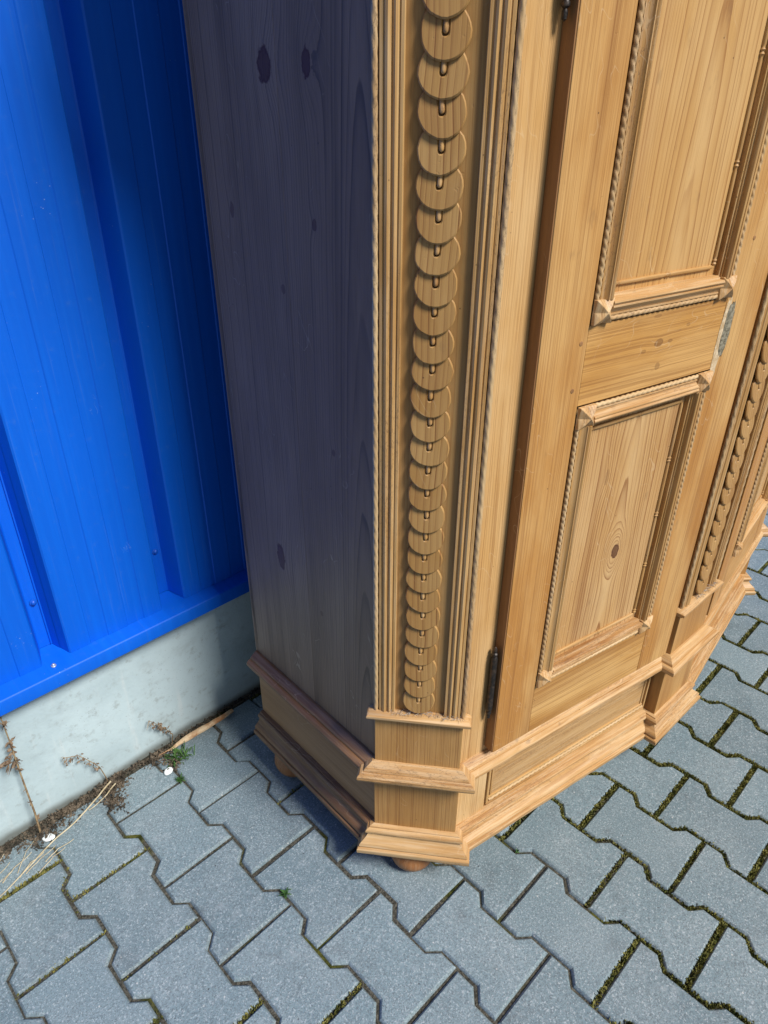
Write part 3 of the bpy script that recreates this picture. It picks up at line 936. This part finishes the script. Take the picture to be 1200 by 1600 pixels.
        for (cs, co), (ex, ey) in zip(lp, ((-1, 0), (-1, 1), (1, 1), (1, 0))):
            rings.append([f_.P(cs + ex * max(o, 0.0), co + ey * max(o, 0.0) + min(o, 0.0) * (1 if ey else 0), z) for o, z in capp])
        put('cap_moulding', MB().loft(rings), 'mould', pil, f_.H(0, 0.42), smooth=40)
        rq = random.Random(len(nm) + ord(nm))
        fl = MB()
        for k_ in range(260):
            ss_ = rq.uniform(0.03, PW - 0.005) if nm != 'c' else rq.uniform(0.06, PW - 0.01)
            h_ = 0.4335 + 0.004 * abs(math.sin(ss_ * 60)) * rq.random()
            a_ = f_.P(ss_, rq.uniform(-0.007, 0.006), h_); b_ = a_ + Vector((rq.gauss(0, .004), rq.gauss(0, .004), rq.gauss(0, .002)))
            w_ = Vector((0, 0, 0.00035))
            fl.add([a_ - w_, b_ - w_, b_ + w_, a_ + w_], [(0, 1, 2, 3)])
        dst = put('dust_fluff', fl, 'dust', pil, f_.H(0, 0.43), recalc=False)
        dst['kind'] = 'stuff'
        for side in (0, 1):
            pts = [(s, o) if not side else (PW - s, o) for s, o in trim_prof]
            mb = MB().loft([[f_.P(s, o, z0) for s, o in pts], [f_.P(s, o, z1) for s, o in pts]])
            put('reeded_trim', mb, 'trim', pil, f_.V(0.02 if not side else PW - 0.02, 1.0), smooth=30)
            m_ = f_.V(0.0036 if not side else PW - 0.0036, z0, -0.0046)
            put_mesh('rope_bead', ropeL, pil, m_)
        zz = 0.4640
        k = 0
        tilt = math.atan2(0.0046, 0.0357)
        while zz < z1 - 0.03:
            m_ = f_.V(PW / 2 - 0.0010 + random.uniform(-0.0007, 0.0007), zz + random.uniform(-0.0006, 0.0006), -0.0044) @ Matrix.Rotation(-tilt, 4, 'X') @ Matrix.Rotation(random.uniform(-0.09, 0.09), 4, 'Y') @ Matrix.Rotation(random.uniform(-0.02, 0.02), 4, 'Z')
            put_mesh('disc', discs[(k * 5) % 9], pil, m_)
            put_mesh('peg', peg, pil, m_ @ Matrix.Translation((0, -0.0030, 0.0030)) @ Matrix.Rotation(R(-6), 4, 'X'))
            zz += 0.0357
            k += 1

    # ---------------- doors
    DL0, DR0 = 0.0300, 0.5150
    T = 0.022
    PO0, PO1 = 0.1190, 0.4215      # outer edges of the panel frames
    MW = 0.0345
    LZ0, LZ1, UZ0, UZ1 = 0.4370, 0.9630, 1.0780, 1.690
    DB, DT = 0.3220, TOP - 0.065
    mprof = [(0.0078, -0.004), (0.0078, 0.0006), (0.0086, 0.0026), (0.0108, 0.0028), (0.0114, 0.0012), (0.0126, 0.0014), (0.0150, 0.0024), (0.0178, 0.0044), (0.0196, 0.0068), (0.0200, 0.0082), (0.0216, 0.0083),
             (0.0222, 0.0066), (0.0232, 0.0066), (0.0242, 0.0082), (0.0262, 0.0092), (0.0284, 0.0082), (0.0296, 0.0058), (0.0300, 0.0010), (0.0322, 0.0002), (0.0326, -0.0020), (0.0345, -0.0026), (0.0345, -0.0120), (0.0078, -0.0120)]

    def corner_block_mesh():
        h = 0.0165
        base = 0.0
        def pt(x, y, z): return (x, -y, z)
        v_ = [pt(-h, 0, -h), pt(h, 0, -h), pt(h, 0, h), pt(-h, 0, h)]                # 0-3 base
        v_ += [pt(-h, .0062, -h), pt(h, .0062, -h), pt(h, .0062, h), pt(-h, .0062, h)]     # 4-7 rim corners
        v_ += [pt(0, .0030, -h * .95), pt(h * .95, .0030, 0), pt(0, .0030, h * .95), pt(-h * .95, .0030, 0)]   # 8-11 dips
        v_ += [pt(0, .0140, 0)]                                                        # 12 apex
        r_ = 0.52
        v_ += [pt(-h * r_, .0112, -h * r_), pt(h * r_, .0112, -h * r_), pt(h * r_, .0112, h * r_), pt(-h * r_, .0112, h * r_)]   # 13-16 ridges
        f = [(0, 1, 5, 8, 4), (1, 2, 6, 9, 5), (2, 3, 7, 10, 6), (3, 0, 4, 11, 7), (3, 2, 1, 0)]
        f += [(4, 8, 13), (8, 12, 13), (8, 14, 12), (8, 5, 14), (5, 9, 14), (9, 12, 14), (9, 15, 12), (9, 6, 15), (6, 10, 15), (10, 12, 15), (10, 16, 12), (10, 7, 16), (7, 11, 16), (11, 12, 16), (11, 13, 12), (11, 4, 13)]
        return MB().add(v_, f).mesh('corner_block', M['mould'], bevel=0.0005, seg=1)
    cbm = corner_block_mesh()
    cache = {}

    for sd, f_ in ((-1, FL), (1, FR)):
        def S(a):
            return a if sd < 0 else LF - a

        def fb(a, b, o0, o1, zA, zB):
            lo, hi = sorted((S(a), S(b)))
            return f_.box(lo, hi, o0, o1, zA, zB)
        mid = S((PO0 + PO1) / 2)
        door = empty('door', ROOT_M @ f_.V(S(DL0), DB, 0.01), root)
        tag(door, 'door nearest the camera, iron hinges along its near edge' if sd < 0 else 'far door beyond the middle pilaster')
        put('stile', fb(DL0 + 0.0022, PO0 - 0.0009, 0.001, T, DB, DT), 'stile', door, f_.V(S(0.075), 1.0), bevel=0.0012)
        put('stile', fb(PO1 + 0.0009, DR0, 0.001, T, DB, DT), 'stile', door, f_.V(S(0.468), 1.0), bevel=0.0012)
        put('door_edge', fb(DL0, DL0 + 0.002, 0.001, T - 0.0014, DB + 0.001, DT - 0.001), 'edge', door, f_.V(S(DL0), 1.0))
        g2 = 0.0005
        put('rail', fb(PO0 - 0.0009 + g2, PO1 + 0.0009 - g2, 0.002, T - 0.0004, DB, LZ0 - 0.0009), 'rail', door, f_.H(mid, 0.38), bevel=0.001)
        put('rail', fb(PO0 - 0.0009 + g2, PO1 + 0.0009 - g2, 0.002, T - 0.0004, LZ1 + 0.0009, UZ0 - 0.0009), 'midrail', door, f_.H(mid, 1.026), bevel=0.001)
        put('rail', fb(PO0 - 0.0009 + g2, PO1 + 0.0009 - g2, 0.002, T - 0.0004, UZ1 + 0.0009, DT), 'rail', door, f_.H(mid, 1.71), bevel=0.001)
        for za, zb_, pm in ((LZ0, LZ1, 'panel_low'), (UZ0, UZ1, 'panel_up')):
            pan = put('panel', fb(PO0 - 0.003, PO1 + 0.003, 0.0035, T - 0.0105, za - 0.003, zb_ + 0.003), pm, door, f_.V(mid, 0.69 if za < 0.6 else 1.30, 0.0), bevel=0.0004)
            BK = 0.0325
            a0, a1 = S(PO0), S(PO1)
            lo, hi = min(a0, a1), max(a0, a1)
            # frame mouldings between the corner blocks
            for pts in ([(lo + s, o) for s, o in mprof], [(hi - s, o) for s, o in mprof]):
                mb = MB().loft([[f_.P(s, T + o, za + BK - 0.001) for s, o in pts], [f_.P(s, T + o, zb_ - BK + 0.001) for s, o in pts]])
                put('panel_moulding', mb, 'trim', door, f_.V(pts[0][0], (za + zb_) / 2), smooth=32)
            for pts in ([(za + s, o) for s, o in mprof], [(zb_ - s, o) for s, o in mprof]):
                mb = MB().loft([[f_.P(lo + BK - 0.001, T + o, z) for z, o in pts], [f_.P(hi - BK + 0.001, T + o, z) for z, o in pts]])
                put('panel_moulding', mb, 'mould', door, f_.H(lo, pts[0][0]), smooth=32)
            # rope beads outside the mouldings
            def rope(L):
                key = round(L, 3)
                if key not in cache:
                    cache[key] = rope_mesh('rope_bead', L, 0.0036, 0.0110, 2, 'rope', 0.34)
                return cache[key]
            lv = zb_ - za - 2 * BK; lh = hi - lo - 2 * BK
            for s in (lo + 0.0045, hi - 0.0045):
                put_mesh('rope_bead', rope(lv), door, f_.V(s, za + BK, T + 0.0008))
            for z in (za + 0.0045, zb_ - 0.0045):
                put_mesh('rope_bead', rope(lh), door, f_.H(lo + BK, z, T + 0.0008))
            for s in (lo + 0.0165, hi - 0.0165):
                for z in (za + 0.0165, zb_ - 0.0165):
                    put_mesh('corner_block', cbm, door, f_.V(s, z, T + 0.0006))
            # bead and reel rods lying on the panel
            br = 0.0031
            ix0, ix1, iz0, iz1 = lo + MW + 0.0085, hi - MW - 0.0085, za + MW + 0.0120, zb_ - MW - 0.0120
            ob = T - 0.0105 + 0.0012
            for key, L, gp in (('bv' + pm, iz1 - iz0 - 0.004, 0.118), ('bh' + pm, ix1 - ix0 - 0.004, 0.105)):
                if key not in cache:
                    cache[key] = reel_mesh(L, br, gp)
            for s in (ix0, ix1):
                put_mesh('bead', cache['bv' + pm], door, f_.V(s, iz0 + 0.002, ob))
            for z in (iz0, iz1):
                put_mesh('bead', cache['bh' + pm], door, f_.H(ix0 + 0.002, z, ob))
        # iron pin hinges
        hp = [(0.0004, 0.0), (0.0028, 0.0020), (0.0030, 0.0055), (0.0030, 0.0090), (0.0022, 0.0110), (0.0046, 0.0130), (0.0046, 0.0160), (0.0034, 0.0185), (0.0052, 0.0215), (0.0056, 0.0240),
              (0.0056, 0.0780), (0.0052, 0.0786), (0.0056, 0.0792), (0.0056, 0.1360), (0.0052, 0.1390), (0.0034, 0.1415), (0.0048, 0.1440), (0.0048, 0.1475), (0.0024, 0.1495), (0.0036, 0.1530), (0.0034, 0.1570), (0.0020, 0.1600), (0.0004, 0.1615)]
        for z in (0.404, 1.402):
            hg = put('hinge', lathe(hp, 14, f_.V(S(DL0 - 0.0075), z, 0.0105)), 'iron', door, f_.V(S(DL0 - 0.0075), z, 0.0105), smooth=40)
            lo, hi = sorted((S(DL0 - 0.0075), S(DL0 - 0.0005)))
            put('hinge_leaf', f_.box(lo, hi, 0.0012, 0.0038, z + 0.03, z + 0.13), 'iron', hg, f_.V(lo, z), bevel=0.0005)
        # nail and peg heads
        for s, z in ((0.103, 0.990), (0.107, 1.055), (0.440, 0.985), (0.452, 1.16)):
            mb = MB().loft([[f_.P(S(s) + math.cos(a * math.pi / 4) * r_, T + o, z + math.sin(a * math.pi / 4) * r_) for a in range(8)] for r_, o in ((0.0036, -0.001), (0.0035, 0.0003), (0.0025, 0.0007))])
            put('dowel', mb, 'edge', door, f_.V(S(s), z))
        if sd < 0:
            # old lock mortise: scraped pale wood and a strip of grey filler on the lock stile
            def patch(nm, cs, cz, hw, hh, slant, o1, mat, seed):
                rr = random.Random(seed)
                n = 34
                ring = []
                for i in range(n):
                    a = 2 * math.pi * i / n
                    e = (abs(math.cos(a)) ** 3 + abs(math.sin(a)) ** 3) ** (-1 / 3)
                    q = e * (1 + 0.16 * (rr.random() - 0.5))
                    ring.append((cs + math.cos(a) * hw * q + slant * math.sin(a) * hh, cz + math.sin(a) * hh * q))
                mb = MB().loft([[f_.P(s, T - 0.001, z) for s, z in ring], [f_.P(s, T + o1, z) for s, z in ring],
                                [f_.P(cs + (s - cs) * 0.86, T + o1 + 0.0002, cz + (z - cz) * 0.93) for s, z in ring]])
                put(nm, mb, mat, door, f_.V(cs, cz), smooth=40)
            patch('scraped_patch', 0.4285, 1.006, 0.0085, 0.068, 0.02, 0.0002, 'scrape', 4)
            patch('filler_strip', 0.4385, 1.026, 0.0095, 0.042, 0.02, 0.0008, 'putty', 9)
    return root


build_wardrobe()


# ------------------------------------------------------------------ small growth and litter along the wall
def tube(pts, r0, r1, n=6):
    rings = []
    for i, p in enumerate(pts):
        p = Vector(p)
        a = Vector(pts[max(0, i - 1)]); b = Vector(pts[min(len(pts) - 1, i + 1)])
        t = (b - a).normalized()
        u = t.cross(Vector((0.31, 0.17, 0.93))).normalized(); v_ = t.cross(u)
        r_ = r0 + (r1 - r0) * i / (len(pts) - 1)
        rings.append([p + u * math.cos(2 * math.pi * j / n) * r_ + v_ * math.sin(2 * math.pi * j / n) * r_ for j in range(n)])
    return MB().loft(rings)


def curl_leaf(mb, p, d, L, W, rr):
    d = d.normalized()
    u = d.cross(Vector((rr.uniform(-1, 1), rr.uniform(-1, 1), rr.uniform(-1, 1)))).normalized()
    nrm = u.cross(d)
    rows = []
    for i in range(5):
        t = i / 4
        c = p + d * (L * t) + nrm * (L * 0.5 * t * t * rr.uniform(0.5, 1.4)) + Vector((rr.gauss(0, L * .05),) * 3)
        w = W * math.sin(math.pi * min(0.97, t * 0.85 + 0.12))
        rows.append((c - u * w + nrm * w * rr.uniform(0, .9), c, c + u * w + nrm * w * rr.uniform(0, .9)))
    vs_ = [q for r_ in rows for q in r_]
    fs_ = []
    for i in range(4):
        for j in range(2):
            a = i * 3 + j
            fs_.append((a, a + 1, a + 4, a + 3))
    mb.add(vs_, fs_)


def thing(name, mb, mat, label, cat, base, group=None, smooth=45, recalc=True):
    me = mb.mesh(name, M[mat], Matrix.Translation(base).inverted(), smooth=smooth, recalc=recalc)
    o = place(bpy.data.objects.new(name, me), None, Matrix.Translation(base))
    return tag(o, label, cat, group)


def part(name, mb, mat, parent, smooth=45, recalc=True):
    me = mb.mesh(name, M[mat], WM[parent.name].inverted(), smooth=smooth, recalc=recalc)
    return place(bpy.data.objects.new(name, me), parent, WM[parent.name].copy())


def litter():
    rr = random.Random(21)
    # tall dried stalk leaning against the concrete
    base = Vector((0.2840, 0.085, 0.0))
    st = empty('dried_stalk', Matrix.Translation(base))
    tag(st, 'tall dried brown weed stalk rising against pale concrete at left edge', 'dry weed')
    pts = [base, base + Vector((0.004, 0.006, 0.06)), base + Vector((0.005, 0.012, 0.12)), base + Vector((0.006, 0.016, 0.18)), base + Vector((0.008, 0.016, 0.257)), base + Vector((0.008, 0.015, 0.33))]
    part('stem', tube(pts, 0.0022, 0.0012), 'stem', st)
    mb = MB()
    for t, k in ((0.14, 2), (0.30, 3), (0.42, 1), (0.60, 8), (0.66, 6), (0.76, 6), (0.80, 6), (0.93, 8)):
        i = min(4, int(t * 5)); p = pts[i].lerp(pts[i + 1], t * 5 - i)
        for _ in range(k):
            curl_leaf(mb, p, Vector((rr.gauss(0, 1), rr.gauss(-0.5, 0.6), rr.gauss(-0.4, 1))), rr.uniform(0.006, 0.014), rr.uniform(0.0018, 0.0040), rr)
    part('dead_leaves', mb, 'deadleaf', st, recalc=False)
    # withered brown leaf hanging at the frame edge
    mb = MB()
    for _ in range(9):
        curl_leaf(mb, Vector((0.288, 0.096, 0.222)) + Vector((rr.gauss(0, .008), rr.gauss(0, .004), rr.gauss(0, .006))), Vector((-1, -0.2, -0.25 + rr.gauss(0, .3))), rr.uniform(0.015, 0.032), rr.uniform(0.003, 0.005), rr)
    part('dead_leaves', mb, 'deadleaf', st, recalc=False)

    # two drooping sprigs of seed heads
    for nm, b, tips, lab in (('seed_sprig', Vector((0.445, 0.112, 0.0)), [(-0.004, -0.004, 0.030), (-0.010, -0.006, 0.062), (-0.026, -0.006, 0.095), (-0.044, -0.006, 0.126), (-0.070, -0.006, 0.140)], 'curved dry seed sprig standing out from wall, nearer the camera'),
                             ('seed_sprig', Vector((0.607, 0.112, 0.0)), [(0.004, -0.004, 0.028), (-0.011, -0.006, 0.059), (-0.028, -0.006, 0.086), (-0.044, -0.006, 0.110)], 'short dry seed sprig at wall foot beside the splintered stick')):
        sp = empty(nm, Matrix.Translation(b))
        tag(sp, lab, 'dry weed', 'dry seed sprigs at the wall foot')
        pts = [b] + [b + Vector(t) for t in tips]
        part('stem', tube(pts, 0.0013, 0.0006), 'stem', sp)
        mb = MB()
        for k in range(46):
            t = rr.uniform(0.42, 1.0) * (len(pts) - 1)
            i = min(len(pts) - 2, int(t)); p = pts[i].lerp(pts[i + 1], t - i) + Vector((rr.gauss(0, .004), rr.gauss(0, .003), rr.gauss(-.005, .005)))
            curl_leaf(mb, p, Vector((rr.gauss(0, 1), rr.gauss(0, .5), rr.gauss(-.8, .6))), rr.uniform(0.004, 0.009), rr.uniform(0.0015, 0.003), rr)
        part('seed_heads', mb, 'deadleaf', sp, recalc=False)
        for k in range(3):
            p = pts[-1]; q = p + Vector((rr.uniform(-.02, 0), rr.uniform(-.01, .005), rr.uniform(-.02, .02)))
            part('twig', tube([p, p.lerp(q, .5) + Vector((0, 0, .003)), q], 0.0006, 0.0004, 5), 'stem', sp)

    # long pale straw lying out from the wall foot, and a handful of shorter ones
    def straw(pts, r_, lab, grp=None, mat='straw'):
        pts = [Vector(p) for p in pts]
        fine = []
        for i in range(len(pts) - 1):
            for k in range(4):
                fine.append(pts[i].lerp(pts[i + 1], k / 4) + Vector((0, 0, 0.0015 * math.sin(i * 2 + k))))
        fine.append(pts[-1])
        thing('straw', tube(fine, r_, r_ * 0.6), mat, lab, 'straw', pts[0], grp)
    straw([(0.447, 0.098, 0.012), (0.400, 0.076, 0.010), (0.345, 0.058, 0.006), (0.290, 0.045, 0.005), (0.235, 0.022, 0.004), (0.170, 0.000, 0.004)], 0.0018, 'longest pale dry straw lying from wall foot towards the left')
    straw([(0.452, 0.085, 0.012), (0.418, 0.070, 0.008), (0.380, 0.066, 0.005)], 0.0015, 'short pale straw lying against the start of the longest straw')
    for k in range(9):
        a = Vector((0.135 + 0.145 * rr.random(), -0.008 + 0.045 * rr.random(), 0.003))
        an = rr.gauss(0.42, 0.2); L = rr.uniform(0.05, 0.10)
        b = a + Vector((math.cos(an), math.sin(an), 0)) * L
        straw([a, a.lerp(b, 0.5) + Vector((rr.gauss(0, .004), rr.gauss(0, .004), 0.004)), b], rr.uniform(0.0008, 0.0014), 'loose pale straw in the scattered handful at left edge', 'loose straws on the left')
    # splintered stick
    p0, p1 = Vector((0.585, 0.090, 0.006)), Vector((0.765, 0.088, 0.012))
    n = 14
    rings = []
    for i in range(n + 1):
        t = i / n
        c = p0.lerp(p1, t) + Vector((0, 0.0015 * math.sin(t * 7), 0.002 * math.sin(t * 4)))
        w = 0.0075 * (min(1, t * 3.2 + 0.12)) * (1 if t < 0.5 else 1 - 0.35 * (t - 0.5) / 0.5)
        rings.append([c + Vector((0, math.cos(a) * w * (1 + .3 * rr.random()), math.sin(a) * w * 0.65 * (1 + .3 * rr.random()))) for a in [2 * math.pi * j / 7 for j in range(7)]])
    thing('splintered_stick', MB().loft(rings), 'splinter', 'splintered piece of wood lying along the wall foot', 'stick', p0, smooth=25)
    mb = MB()
    for k in range(5):
        a = p0.lerp(p1, rr.uniform(0.0, 0.5)) + Vector((0, rr.gauss(-0.004, .003), 0.004))
        b = a + Vector((rr.uniform(0.02, 0.05) * (1 if rr.random() < .7 else -1), rr.gauss(0, .006), rr.uniform(0, .006)))
        t_ = tube([a, a.lerp(b, .5), b], 0.0018, 0.0004, 5)
        mb.add(t_.v, t_.f)
    o = bpy.data.objects['splintered_stick']
    part('splinter', mb, 'splinter', o)
    # white chips
    for (x, y, lab, an) in ((0.557, 0.040, 'white round chip beside the green weed tuft', 0.4), (0.292, 0.062, 'white chip in the dirt at the foot of the tall dried stalk', -0.5)):
        ring = []
        for j in range(16):
            a = 2 * math.pi * j / 16
            ring.append((math.cos(a) * 0.0125 * (1 + rr.uniform(-.08, .08)), math.sin(a) * 0.0085 * (1 + rr.uniform(-.08, .08))))
        c, s = math.cos(an), math.sin(an)
        mb = MB().loft([[Vector((x + (u * c - v * s) * q, y + (u * s + v * c) * q, z)) for u, v in ring] for q, z in ((0.85, 0.001), (1.0, 0.0028), (0.92, 0.0048), (0.4, 0.0054))])
        thing('white_chip', mb, 'chip', lab, 'chip', Vector((x, y, 0)))
    # green weed tufts
    for (x, y, n_, L, lab) in ((0.592, 0.062, 90, 0.034, 'largest green weed tuft, beside the white round chip at the wall foot'),
                               (0.566, 0.002, 34, 0.020, 'small green weed tuft in the joint just below the largest tuft'),
                               (0.5720, -0.3770, 22, 0.017, 'tiny bright green weed in a paving joint left of the wardrobe foot'),
                               (0.968, -0.640, 8, 0.010, 'tiny green sprout in a joint right of the front wardrobe foot')):
        mb = MB()
        for k in range(n_):
            a = rr.uniform(0, 6.28); el = rr.uniform(0.15, 1.1)
            d = Vector((math.cos(a) * math.cos(el), math.sin(a) * math.cos(el), math.sin(el)))
            sp = 0.35 if n_ > 60 else 0.15
            p = Vector((x + rr.gauss(0, L * sp), y + rr.gauss(0, L * sp * 0.7), -0.002))
            l = L * rr.uniform(0.45, 1.0); w = rr.uniform(0.0008, 0.0018)
            u = d.cross(Vector((0, 0, 1))).normalized() * w
            mid_ = p + d * l * 0.55 + Vector((0, 0, l * 0.10)); tip = p + d * l - Vector((0, 0, l * 0.06))
            mb.add([p - u * .7, p + u * .7, mid_ + u, tip, mid_ - u], [(0, 1, 2, 4), (4, 2, 3)])
        wt_ = empty('weed_tuft', Matrix.Translation((x, y, 0)))
        tag(wt_, lab, 'weed', 'green weeds in the joints')
        part('leaves', mb, 'leaf', wt_, recalc=False, smooth=None)
    # soil, dead leaves and grit gathered along the wall foot
    mb = MB()
    def crumb(p, r_, flat):
        a = [Vector((rr.gauss(0, 1), rr.gauss(0, 1), rr.gauss(0, flat))).normalized() for _ in range(3)]
        v_ = []
        for sx in (a[0], a[1], a[2], -a[0], -a[1], -a[2]):
            q = sx * r_ * rr.uniform(0.6, 1.3)
            v_.append(p + Vector((q.x, q.y, q.z * 0.7)))
        mb.add(v_, [(0, 1, 2), (1, 3, 2), (3, 4, 2), (4, 0, 2), (1, 0, 5), (3, 1, 5), (4, 3, 5), (0, 4, 5)])
    for k in range(3200):
        x = rr.uniform(-0.6, 1.4)
        y = 0.121 - abs(rr.gauss(0, 0.008)) - (0.006 if 0.15 < x < 0.62 else 0)
        crumb(Vector((x, y, -0.003 + abs(rr.gauss(0, 0.003)))), rr.uniform(0.0008, 0.0034), 0.6)
    for cx, cy, sx, sy, n_ in ((0.455, 0.095, 0.014, 0.012, 460), (0.295, 0.078, 0.026, 0.012, 300), (0.565, 0.092, 0.018, 0.009, 300), (0.20, 0.092, 0.03, 0.010, 240), (0.430, 0.052, 0.012, 0.016, 260), (0.578, 0.052, 0.010, 0.010, 160), (0.38, 0.098, 0.05, 0.007, 400)):
        for k in range(n_):
            crumb(Vector((rr.gauss(cx, sx), min(0.119, rr.gauss(cy, sy)), abs(rr.gauss(0.001, 0.003)))), rr.uniform(0.0008, 0.0034), 0.6)
            if k % 5 == 0:
                curl_leaf(mb, Vector((rr.gauss(cx, sx), min(0.117, rr.gauss(cy, sy)), abs(rr.gauss(0.003, 0.003)))), Vector((rr.gauss(0, 1), rr.gauss(0, 1), rr.gauss(0, .3))), rr.uniform(0.005, 0.014), rr.uniform(0.0010, 0.003), rr)
    o = place(bpy.data.objects.new('soil_debris', mb.mesh('soil_debris', M['debris'], recalc=False)), None, Matrix())
    tag(o, 'brown soil, grit and dead leaf crumbs gathered along the wall foot', 'debris', kind='stuff')


litter()
